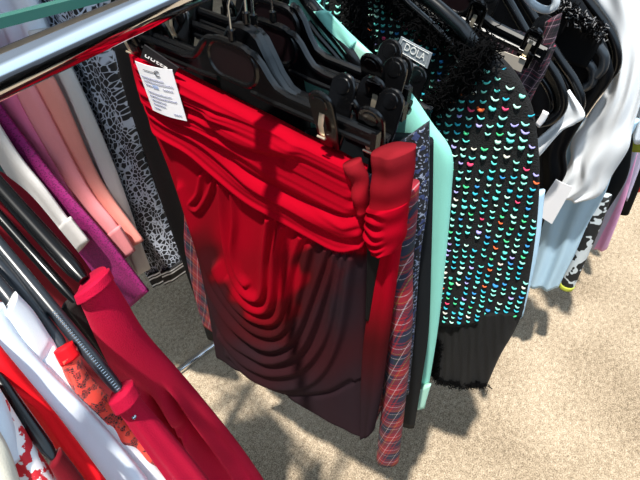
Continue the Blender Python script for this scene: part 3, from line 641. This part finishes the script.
bp, _ = cloth('front_flap', M['black'], [(571, 14), (562, 30), (552, 48), (548, 56)], [(603, 36), (598, 48), (590, 62), (586, 68)], (1.02, 84), 10, 10, .004, 4, None, None, bt, origin=True)
mb = MB()
for _ in range(420):
    t_ = random.random(); c = on_plane(np.array([(555+48*t_+random.uniform(-5, 5), 2+33*t_+random.uniform(-6, 6))]), (1.0, 84))[0]; k_ = np.array(c)+rng.normal(0, .003, 3)
    mb.tube([k_+rng.normal(0, .004, 3), k_, k_+rng.normal(0, .004, 3)], .0011, 4, m=0 if random.random() < .75 else 1)
lt = mb.build('lace_trim', [M['fringe'], plain('grey_thread', '6a6a6c', .7)], None, sharp=False); lt.parent = bt; lt.location = -bt.location
garment('white_blouse', 'big white satin blouse with knotted tails on the right of the rail', 'blouse', M['ivory'],
        [(572, -30), (600, 14), (612, 50), (608, 84), (590, 112), (571, 142), (570, 160), (562, 176), (557, 184)], [(690, -30), (668, 30), (652, 70), (642, 100), (633, 128), (628, 150), (612, 176), (600, 196), (580, 202)], (1.10, 84), 60, 90, .022, 2.6,
        lambda U, V, px: .005*np.sin(U*8-V*4)*(1-.3*V)+.002*np.sin(U*19-V*9)+.006*np.sin((px[..., 0]*.8+px[..., 1])/9.)*sstep(V, .55, .8)+.003*np.sin(U*17+V*6))
garment('pale_blue_skirt', 'pale blue satin skirt below the white blouse', 'skirt', M['sky'],
        [(570, 120), (552, 180), (543, 220), (536, 250), (526, 284)], [(640, 120), (618, 160), (604, 196), (588, 224), (574, 256), (558, 288)], (1.15, 84), 40, 60, .015, 3, waves(3, .004, (1, 2.5), .6, 21))
garment('blue_lining', 'sliver of pale blue garment along the right edge of the jacket', 'skirt', M['sky'],
        [(505, 200), (508, 260), (512, 316)], [(545, 190), (538, 250), (523, 316)], (.78, 84), 16, 30, .010, 3, None)
cd = empty('price_tag', on_plane(np.array([(556., 179.)]), (.99, 84))[0]); cd['_world'] = 1; tag(cd, 'blank white square price tag against the pale blue skirt', 'tag')
panel('tag_card', [(556, 179), (573, 187), (552, 224), (534, 211)], (.99, 84), M['paper'], cd, th=.0005, curve=.002)
cs, _ = garment('printed_jumper', 'black and white patch print sleeve hanging below the white blouse', 'jumper', M['cow'],
        [(592, 196), (584, 226), (573, 256), (560, 284)], [(612, 196), (601, 226), (588, 256), (573, 290)], (1.22, 84), 16, 30, .016, 2, None)
cf, _ = cloth('cuff_stripe', M['lime'], [(561, 282), (559, 285)], [(575, 287), (573, 290)], (1.218, 84), 12, 3, .0175, 2, None, None, cs, origin=True)
garment('navy_garment', 'black garment with grey tint tucked behind the printed sleeve', 'top', M['slate'],
        [(616, 110), (610, 160), (602, 190), (594, 214)], [(636, 110), (632, 150), (626, 180), (602, 219)], (1.30, 84), 16, 30, .014, 2, waves(2, .004, (1, 2), .3, 31))
garment('lilac_dress', 'pale lilac and pink panelled dress near the right edge', 'dress', M['pink_lilac'],
        [(622, 110), (612, 170), (603, 205), (590, 245)], [(648, 110), (636, 160), (624, 204), (607, 249)], (1.40, 84), 24, 40, .016, 2.5, waves(2, .003, (1, 3), .5, 33))
garment('grey_dress', 'blue-grey dress behind the pale lilac dress', 'dress', M['lilac'],
        [(632, 90), (626, 140), (620, 190)], [(662, 90), (646, 150), (628, 200)], (1.50, 84), 16, 30, .012, 2.5, waves(2, .003, (1, 3), .5, 35))
garment('black_coat', 'black garment hem beyond the lilac dress at the right edge', 'coat', M['black'],
        [(636, 80), (630, 150), (619, 213)], [(680, 80), (655, 150), (629, 214)], (1.60, 84), 16, 30, .012, 2.5, None)
garment('red_garment', 'red garment cut by the right edge of the picture', 'top', M['bright_red'],
        [(640, 60), (634, 120), (628, 186)], [(690, 60), (665, 120), (640, 192)], (1.72, 84), 12, 20, .012, 2.5, None)
garment('lime_garment', 'small lime green patch of cloth at the right edge', 'top', M['lime'],
        [(636, 100), (632, 134), (628, 150)], [(660, 100), (652, 134), (648, 152)], (1.36, 84), 12, 20, .008, 2.5, None)
garment('blue_white_shirt', 'blue-white shirt in the top right corner', 'shirt', M['cool_white'],
        [(600, -60), (622, -10), (634, 40), (632, 90), (628, 120)], [(760, -60), (735, 0), (715, 60), (690, 120), (660, 170)], (1.24, 84), 30, 40, .02, 3, waves(3, .008, (1, 3), .2, 41))

# ------------------------------------------------------------------ garments on the rack at the back left
BY = 1.2
bg = empty('shelf_rail', (.6, 1.0, 1.34)); bg['_world'] = 1; tag(bg, 'green painted rail crossing the top left corner', 'rail')
def zplane(px, py, z): d = ray((px, py)); return CAM+d*((z-CAM[2])/d[2])
a, b = zplane(-60, 37, 1.32), zplane(150, -17, 1.32); mb = MB(); d_ = nrm(b-a); s_ = np.cross(d_, (0, 0, 1.))
vs = [p+s_*i*.009+np.array((0, 0, j)) for p in (a-d_*.3, b+d_*.6) for i, j in ((-1, -.006), (1, -.006), (1, .006), (-1, .006))]
mb.add(vs, [(0, 1, 2, 3), (7, 6, 5, 4), (0, 4, 5, 1), (1, 5, 6, 2), (2, 6, 7, 3), (3, 7, 4, 0)]); mb.build('rail', M['teal_paint'], bg)
for px_ in (-90, 330):
    q = zplane(px_, 37-(px_+60)*54/210, 1.32); mb = MB(); mb.tube([q, (q[0], q[1], 0)], .014, 12); mb.build('post', M['teal_paint'], bg) if px_ < 0 else None
mb = MB(); mb.tube([(-.4, 1.06, 1.5), (1.0, 1.06, 1.5)], .0125, 16); mb.build('hanging_rail', M['chrome'], bg)
B = lambda x, yaw=88: (x, yaw, BY)
garment('pale_blouse', 'grey white top with long narrow sleeve between the pink and leopard print clothes', 'top', M['cool_white'],
        [(-40, -10), (-10, 60), (10, 130)], [(32, -10), (50, 40), (70, 90), (85, 130)], B(.545), 40, 60, .02, 3, waves(4, .007, (2, 5), .4, 51))
garment('grey_cardigan', 'pale grey sleeve hanging beside the pink sleeves', 'cardigan', M['grey_white'],
        [(30, 30), (62, 100), (95, 180), (124, 258), (131, 273)], [(52, 30), (85, 100), (118, 180), (140, 245), (149, 270)], B(.53), 24, 50, .012, 2.5, waves(3, .004, (1, 3), .5, 52))
garment('coral_cardigan', 'coral pink sleeve, right one of the pink sleeves', 'cardigan', M['coral'],
        [(22, 66), (40, 100), (80, 180), (124, 246)], [(44, 66), (62, 100), (98, 180), (142, 242)], B(.50), 24, 50, .014, 2.5, waves(2, .003, (1, 2), .5, 53))
ss, _ = garment('salmon_cardigan', 'salmon pink sleeve with seamed cuff in front of the coral one', 'cardigan', M['salmon'],
        [(-6, 66), (12, 100), (62, 190), (100, 236), (118, 262)], [(20, 66), (40, 100), (84, 184), (115, 225), (132, 252)], B(.475), 24, 50, .014, 2.5, waves(2, .003, (1, 2), .5, 54))
cloth('cuff', M['salmon'], [(103, 238), (118, 263)], [(118, 226), (134, 252)], B(.468), 14, 8, .0155, 2.5, None, None, ss, origin=True)
garment('rose_top', 'deep rose pink top edge left of the salmon sleeve', 'top', M['rose'],
        [(-70, 30), (-40, 110), (10, 180), (50, 230)], [(-12, 30), (15, 95), (45, 150), (78, 205)], B(.455), 24, 50, .012, 3, waves(2, .004, (1, 3), .5, 55))
garment('magenta_dress', 'magenta knitted dress reaching lowest behind the white sleeve', 'dress', M['magenta'],
        [(-80, 40), (-40, 130), (10, 210), (70, 270), (118, 318)], [(-20, 80), (24, 138), (62, 186), (105, 236), (148, 292)], B(.43), 40, 60, .014, 3, waves(3, .004, (1, 3), .5, 56))
ws, _ = garment('cream_shirt', 'off-white sleeve with buttoned cuff lying over the magenta dress', 'shirt', M['grey_white'],
        [(-40, 100), (0, 165), (30, 196), (62, 236), (78, 253)], [(-20, 95), (16, 152), (46, 190), (70, 222), (87, 240)], B(.40), 24, 50, .010, 2.5, waves(2, .002, (1, 2), .5, 57))
cloth('cuff', M['grey_white'], [(57, 231), (65, 240), (77, 254)], [(69, 217), (76, 226), (88, 241)], B(.395), 12, 8, .011, 2.5, None, None, ws, origin=True)
lp, _ = garment('leopard_trousers', 'black and white leopard print trousers with striped cuffs at the back left', 'trousers', M['leopard'],
        [(14, -20), (32, 20), (62, 75), (80, 120), (98, 170), (126, 230), (152, 274)], [(84, -20), (106, 40), (128, 110), (146, 170), (166, 225), (186, 262)], B(.585), 60, 80, .022, 3,
        lambda U, V, px: .010*np.sin(U*9+V*2)*(.5+.5*V)+.004*np.sin(U*23-V*4))
cloth('striped_cuff', M['hem_stripe'], [(151, 272), (157, 284)], [(187, 259), (188, 272)], B(.575), 30, 10, .022, 3, lambda U, V, px: .010*np.sin(U*9+2)+.004*np.sin(U*23-4), None, lp, origin=True)
garment('leopard_blouse', 'leopard print garment seen as a narrow strip right of the trousers', 'blouse', M['leopard'],
        [(80, -20), (105, 50), (130, 120), (150, 190)], [(104, -20), (118, 50), (150, 125), (180, 240)], B(.62), 30, 60, .014, 3, waves(3, .005, (1, 4), .4, 58))
garment('striped_top', 'brown black and ivory striped top peeping above the chrome rail', 'top', M['stripes'],
        [(70, -30), (100, 30), (120, 80)], [(130, -30), (130, 30), (134, 90)], B(.66), 30, 40, .012, 3, waves(3, .004, (2, 5), .3, 59))
garment('black_coat', 'black garment hanging furthest back between leopard print and red dress', 'coat', M['black'],
        [(100, -20), (118, 50), (140, 130), (165, 230)], [(150, -20), (170, 60), (190, 150), (200, 230)], B(.72), 30, 40, .012, 3, None)

# ------------------------------------------------------------------ garments and hangers at the lower left, nearest the camera
def near_hanger(label, pts, r, mat='plastic_soft', beads=None, flat=1.0, grip=None):
    root = empty('coat_hanger', at(*pts[0])); root['_world'] = 1; tag(root, label, 'hanger')
    P = [at(*p) for p in spline(pts, np.linspace(0, 1, 16))]; mb = MB(); rr = [r]*14+[r*.95, r*.6]
    e = nrm(P[0]-P[6]); e[2] = .18; ctr = P[0]+e*.10
    mb.tube([ctr]+P, [r]+rr, 16)
    other = [ctr, ctr+nrm((e[0], e[1], -.5))*.2]; mb.tube(other, r, 12); mb.build('arms', M[mat], root)
    mb = MB(); mb.tube([ctr, ctr+np.array((0, 0, .04))]+[ctr+np.array((0, .017*math.cos(t), .057+.017*math.sin(t))) for t in np.linspace(-1.2, 3.4, 12)], .0018, 8); mb.build('hook', M['steel'], root)
    if beads:
        a_, b_ = beads; mb = MB(); A, Bq = at(*a_), at(*b_); k = 34
        for i in range(k):
            c = A+(Bq-A)*(i/(k-1)); tdir = nrm(Bq-A); up = nrm(CAM-c); sd = nrm(np.cross(tdir, up)); mb.tube([c-sd*.0014, c+sd*.0014], .0007, 8)
        mb.build('ribbed_grip', M['steel'], root)
    return root
garment('dark_red_top', 'dark crimson garment seen between the black hanger bars', 'top', M['dark_crimson'],
        [(-190, 150, .5), (-120, 240, .60), (-60, 330, .74), (0, 450, .92)], [(3, 172, .57), (30, 194, .59), (58, 227, .60), (92, 272, .62), (135, 345, .69), (182, 430, .80)], None, 24, 40, .008, 3, waves(2, .003, (1, 2), .4, 61))
near_hanger('thick glossy black hanger arm ending in the crimson velvet dress', [(-60, 118, .52), (-5, 182, .50), (40, 232, .485), (84, 280, .47)], .0088)
v = garment('velvet_dress', 'crimson velvet dress draped from the thick black hanger down to the bottom edge', 'dress', M['crimson'],
        [(78, 290, .470), (92, 328, .50), (108, 362, .54), (126, 395, .60), (146, 430, .68), (172, 476, .78), (190, 520, .86)],
        [(106, 275, .462), (124, 300, .49), (146, 335, .53), (178, 372, .59), (206, 405, .66), (246, 455, .76), (290, 520, .87)], None, 90, 120, .019, 2.2,
        lambda U, V, px: (.013*np.sin(U*24+V*3.0-1)+.004*np.sin(U*41))*sstep(V, .36, .52)*np.sin(np.pi*np.clip(U, .05, .95)) - .006*np.exp(-(pdist(px, [(158, 428), (172, 430), (186, 416), (176, 412)])[0]/3.5)**2))[0]
cloth('rolled_top', M['crimson'], [(77, 292, .466), (80, 300, .470)], [(107, 272, .458), (112, 282, .462)], None, 24, 6, .0195, 2.2, None, None, v, origin=True)
near_hanger('slim black hanger arm below the thick one', [(-60, 150, .50), (0, 217, .49), (40, 262, .48), (76, 302, .475)], .0052)
garment('charcoal_dress', 'furry charcoal strap garment between the ribbed hanger and the velvet dress', 'dress', M['charcoal'],
        [(62, 306, .478), (84, 336, .51), (108, 372, .55), (125, 398, .58)], [(76, 300, .474), (98, 330, .505), (122, 366, .545), (146, 410, .60)], None, 20, 40, .007, 2.5, waves(2, .0015, (1, 3), .3, 63))
near_hanger('grey hanger arm with silver ribbed grip', [(-60, 174, .47), (0, 246, .46), (50, 306, .45), (124, 396, .445)], .0062, 'plastic_grey', beads=((54, 312, .4375), (118, 389, .4335)))
cr = garment('crimson_trousers', 'crimson knit trousers with a silver stud on the ribbed hanger', 'trousers', M['crimson_knit'],
        [(110, 398, .445), (130, 426, .47), (152, 456, .50), (176, 490, .54), (200, 530, .6)], [(131, 386, .440), (146, 406, .465), (172, 436, .49), (204, 474, .53), (240, 520, .6)], None, 40, 60, .011, 2.2, waves(2, .002, (1, 2), .5, 64))[0]
cloth('waistband', M['crimson_knit'], [(109, 399, .440), (116, 411, .446)], [(132, 384, .436), (140, 397, .442)], None, 20, 6, .0125, 2.2, None, None, cr, origin=True)
mb = MB(); c = at(134, 417, .452); n_ = nrm(CAM-c); mb.tube([c, c+n_*.002, c+n_*.003], [.0024, .0022, .0008], 12); sd = mb.build('stud', M['steel'], None); sd.parent = cr; sd.location = -cr.location
near_hanger('flat dark grey hanger arm carrying the red lace dress', [(-60, 200, .46), (0, 266, .45), (30, 304, .445), (66, 352, .44)], .0062, 'plastic_grey')
lc = garment('lace_dress', 'orange red lace dress with black net between the white and crimson clothes', 'dress', M['lace'],
        [(60, 358, .436), (72, 384, .45), (96, 414, .47), (124, 450, .50), (156, 490, .54), (180, 530, .58)], [(76, 350, .434), (88, 376, .448), (112, 402, .468), (142, 436, .495), (176, 472, .53), (215, 520, .58)], None, 34, 70, .009, 2.2,
        lambda U, V, px: .0012*np.sin(V*40+U*4)*(U > .4)+.0005*np.sin(V*17))[0]
cloth('satin_trim', M['bright_red'], [(55, 350, .433), (62, 364, .437)], [(71, 343, .431), (79, 356, .435)], None, 14, 6, .0085, 2.2, None, None, lc, origin=True)
near_hanger('dark blue-grey hanger arm inside the white folded garment', [(-60, 222, .43), (-10, 275, .42), (14, 304, .415), (36, 334, .42)], .0062, 'plastic_grey')
garment('white_shirt', 'white folded shirt, right one of the two white strips', 'shirt', M['white'],
        [(4, 312, .405), (22, 344, .42), (44, 372, .44), (76, 408, .46), (112, 452, .49), (140, 490, .52), (160, 530, .56)], [(16, 294, .403), (34, 312, .418), (56, 346, .435), (84, 384, .455), (118, 424, .48), (152, 458, .51), (200, 510, .56)], None, 40, 80, .010, 2.3,
        lambda U, V, px: -.004*np.exp(-(pdist(px, [(51, 344), (44, 356), (46, 366), (58, 380)])[0]/2.5)**2)+.0015*np.sin(U*5+V*3))
garment('pale_shirt', 'cool white shirt, left one of the two white strips', 'shirt', M['cool_white'],
        [(-40, 310, .39), (-8, 352, .40), (28, 386, .42), (62, 424, .44), (100, 474, .47), (130, 520, .5)], [(2, 306, .395), (22, 338, .41), (54, 374, .43), (92, 412, .455), (132, 458, .485), (170, 510, .51)], None, 40, 80, .010, 2.5,
        lambda U, V, px: .002*np.sin(U*5+V*4))
garment('scarlet_dress', 'smooth bright scarlet strip at the lower left beside the white shirts', 'dress', M['bright_red'],
        [(-60, 330, .38), (-20, 372, .385), (22, 404, .40), (52, 444, .42), (90, 494, .44), (110, 530, .46)], [(-10, 334, .385), (12, 362, .39), (42, 396, .41), (72, 434, .43), (112, 488, .45), (140, 530, .47)], None, 30, 60, .008, 2.5, waves(2, .001, (1, 2), .4, 66))
near_hanger('dark grey hanger arm between the floral top and the scarlet strip', [(-60, 318, .39), (-10, 368, .385), (20, 410, .38), (54, 458, .378)], .0052, 'plastic_soft')
garment('maroon_dress', 'small dark maroon cloth piece at the tip of the lowest hanger arm', 'dress', M['dark_crimson'],
        [(50, 462, .378), (62, 484, .39), (80, 520, .41)], [(60, 452, .376), (80, 478, .39), (108, 520, .41)], None, 20, 20, .008, 2.2, None)
ft = garment('floral_top', 'red and white floral print top in the bottom left corner', 'top', M['floral'],
        [(-40, 380, .355), (-15, 420, .36), (10, 458, .37), (24, 500, .38), (34, 530, .39)], [(-4, 388, .36), (12, 412, .365), (34, 446, .375), (58, 484, .385), (84, 530, .40)], None, 30, 50, .010, 2.3, waves(2, .002, (1, 2), .4, 67))[0]
cloth('white_facing', M['cool_white'], [(-20, 396, .352), (-6, 426, .355), (14, 462, .36)], [(-1, 398, .352), (11, 428, .356), (18, 462, .36)], None, 12, 16, .009, 2.3, None, None, ft, origin=True)
garment('cream_blouse', 'cream garment cut by the bottom left corner', 'top', M['cream'],
        [(-60, 410, .34), (-40, 450, .345), (-20, 500, .35), (-10, 530, .36)], [(-8, 426, .34), (6, 450, .345), (18, 478, .355), (32, 520, .37)], None, 20, 30, .009, 2.3, None)

# ------------------------------------------------------------------ unseen coats added behind the viewer to darken the chrome rail's reflection
for i, xx in enumerate(np.arange(-.35, 1.16, .125)):
    mb = MB(); nn = 16; vs = []
    for r in range(13):
        zz = 1.22-.085*r; hw = (.05, .10, .12)[min(r, 2)]+.002*r; th = .03+.002*r
        for k in range(nn):
            a = 2*math.pi*k/nn; vs.append((th*math.cos(a)*(1+.2*math.sin(5*a)), hw*math.sin(a)+.0, zz-1.22))
    fs = [(r*nn+k, r*nn+(k+1) % nn, (r+1)*nn+(k+1) % nn, (r+1)*nn+k) for r in range(12) for k in range(nn)]+[tuple(range(nn))[::-1]]
    mb.add(vs, fs); o = mb.build('reflection_coat', M['slate'], sharp=False); o.location = (xx, -.78, 1.26)
    tag(o, 'unseen dark coat added behind the viewer to darken the rail reflection', 'coat', 'coats added for the chrome reflection')
# ------------------------------------------------------------------ light
w = bpy.data.worlds.new('World'); SC.world = w; w.use_nodes = True; t = w.node_tree; bgn = t.nodes['Background']
tc = t.nodes.new('ShaderNodeTexCoord'); sp = t.nodes.new('ShaderNodeSeparateXYZ'); t.links.new(tc.outputs['Generated'], sp.inputs[0])
def wramp(sock, stops):
    mr = t.nodes.new('ShaderNodeMapRange'); t.links.new(sock, mr.inputs[0]); mr.inputs[1].default_value = -1; mr.inputs[2].default_value = 1
    rp = t.nodes.new('ShaderNodeValToRGB'); t.links.new(mr.outputs[0], rp.inputs[0]); e = rp.color_ramp
    for k, (p, c) in enumerate(stops):
        el = e.elements[k] if k < 2 else e.elements.new(.5)
    for el, (p, c) in zip(e.elements, stops): el.position = p; el.color = (*c, 1)
    return rp.outputs[0]
room = wramp(sp.outputs[2], [(0, (.045, .05, .06)), (.5, (.095, .115, .145)), (.7, (.20, .245, .30)), (1, (.37, .45, .55))])      # dim shop, paler ceiling
win = wramp(sp.outputs[2], [(.0, (0, 0, 0)), (.58, (0, 0, 0)), (.64, (.65, .95, 1.25)), (.86, (.75, .95, 1.15)), (.93, (0, 0, 0))])     # the window front
side = wramp(sp.outputs[1], [(0, (1, 1, 1)), (.44, (1, 1, 1)), (.5, (0, 0, 0)), (1, (0, 0, 0))])
m1 = t.nodes.new('ShaderNodeMix'); m1.data_type = 'RGBA'; m1.blend_type = 'MULTIPLY'; m1.inputs[0].default_value = 1; t.links.new(win, m1.inputs[6]); t.links.new(side, m1.inputs[7])
m2 = t.nodes.new('ShaderNodeMix'); m2.data_type = 'RGBA'; m2.blend_type = 'ADD'; m2.inputs[0].default_value = 1; t.links.new(room, m2.inputs[6]); t.links.new(m1.outputs[2], m2.inputs[7])
t.links.new(m2.outputs[2], bgn.inputs[0]); bgn.inputs[1].default_value = 1.2
sun = bpy.data.lights.new('sun', 'SUN'); sun.energy = 8.0; sun.angle = math.radians(2.0); sun.color = (1, .955, .88)
so = bpy.data.objects.new('sun', sun); COL.objects.link(so); so.rotation_euler = Vector((.28, .03, -1)).to_track_quat('-Z', 'Y').to_euler()

# ------------------------------------------------------------------ camera
cam = bpy.data.cameras.new('camera'); cam.sensor_width = 36; cam.lens = F*36/640; cam.clip_start = .02
co = bpy.data.objects.new('camera', cam); COL.objects.link(co)
R3 = Matrix([list(MW[:, 0]), list(-MW[:, 1]), list(-MW[:, 2])]).transposed(); co.matrix_world = Matrix.Translation(CAM) @ R3.to_4x4(); SC.camera = co
for o in bpy.data.objects:
    if '_world' in o: del o['_world']
vs_ = SC.view_settings; vs_.view_transform = 'Standard'; vs_.look = 'None'; vs_.exposure = 0; vs_.gamma = 1; vs_.use_curve_mapping = False
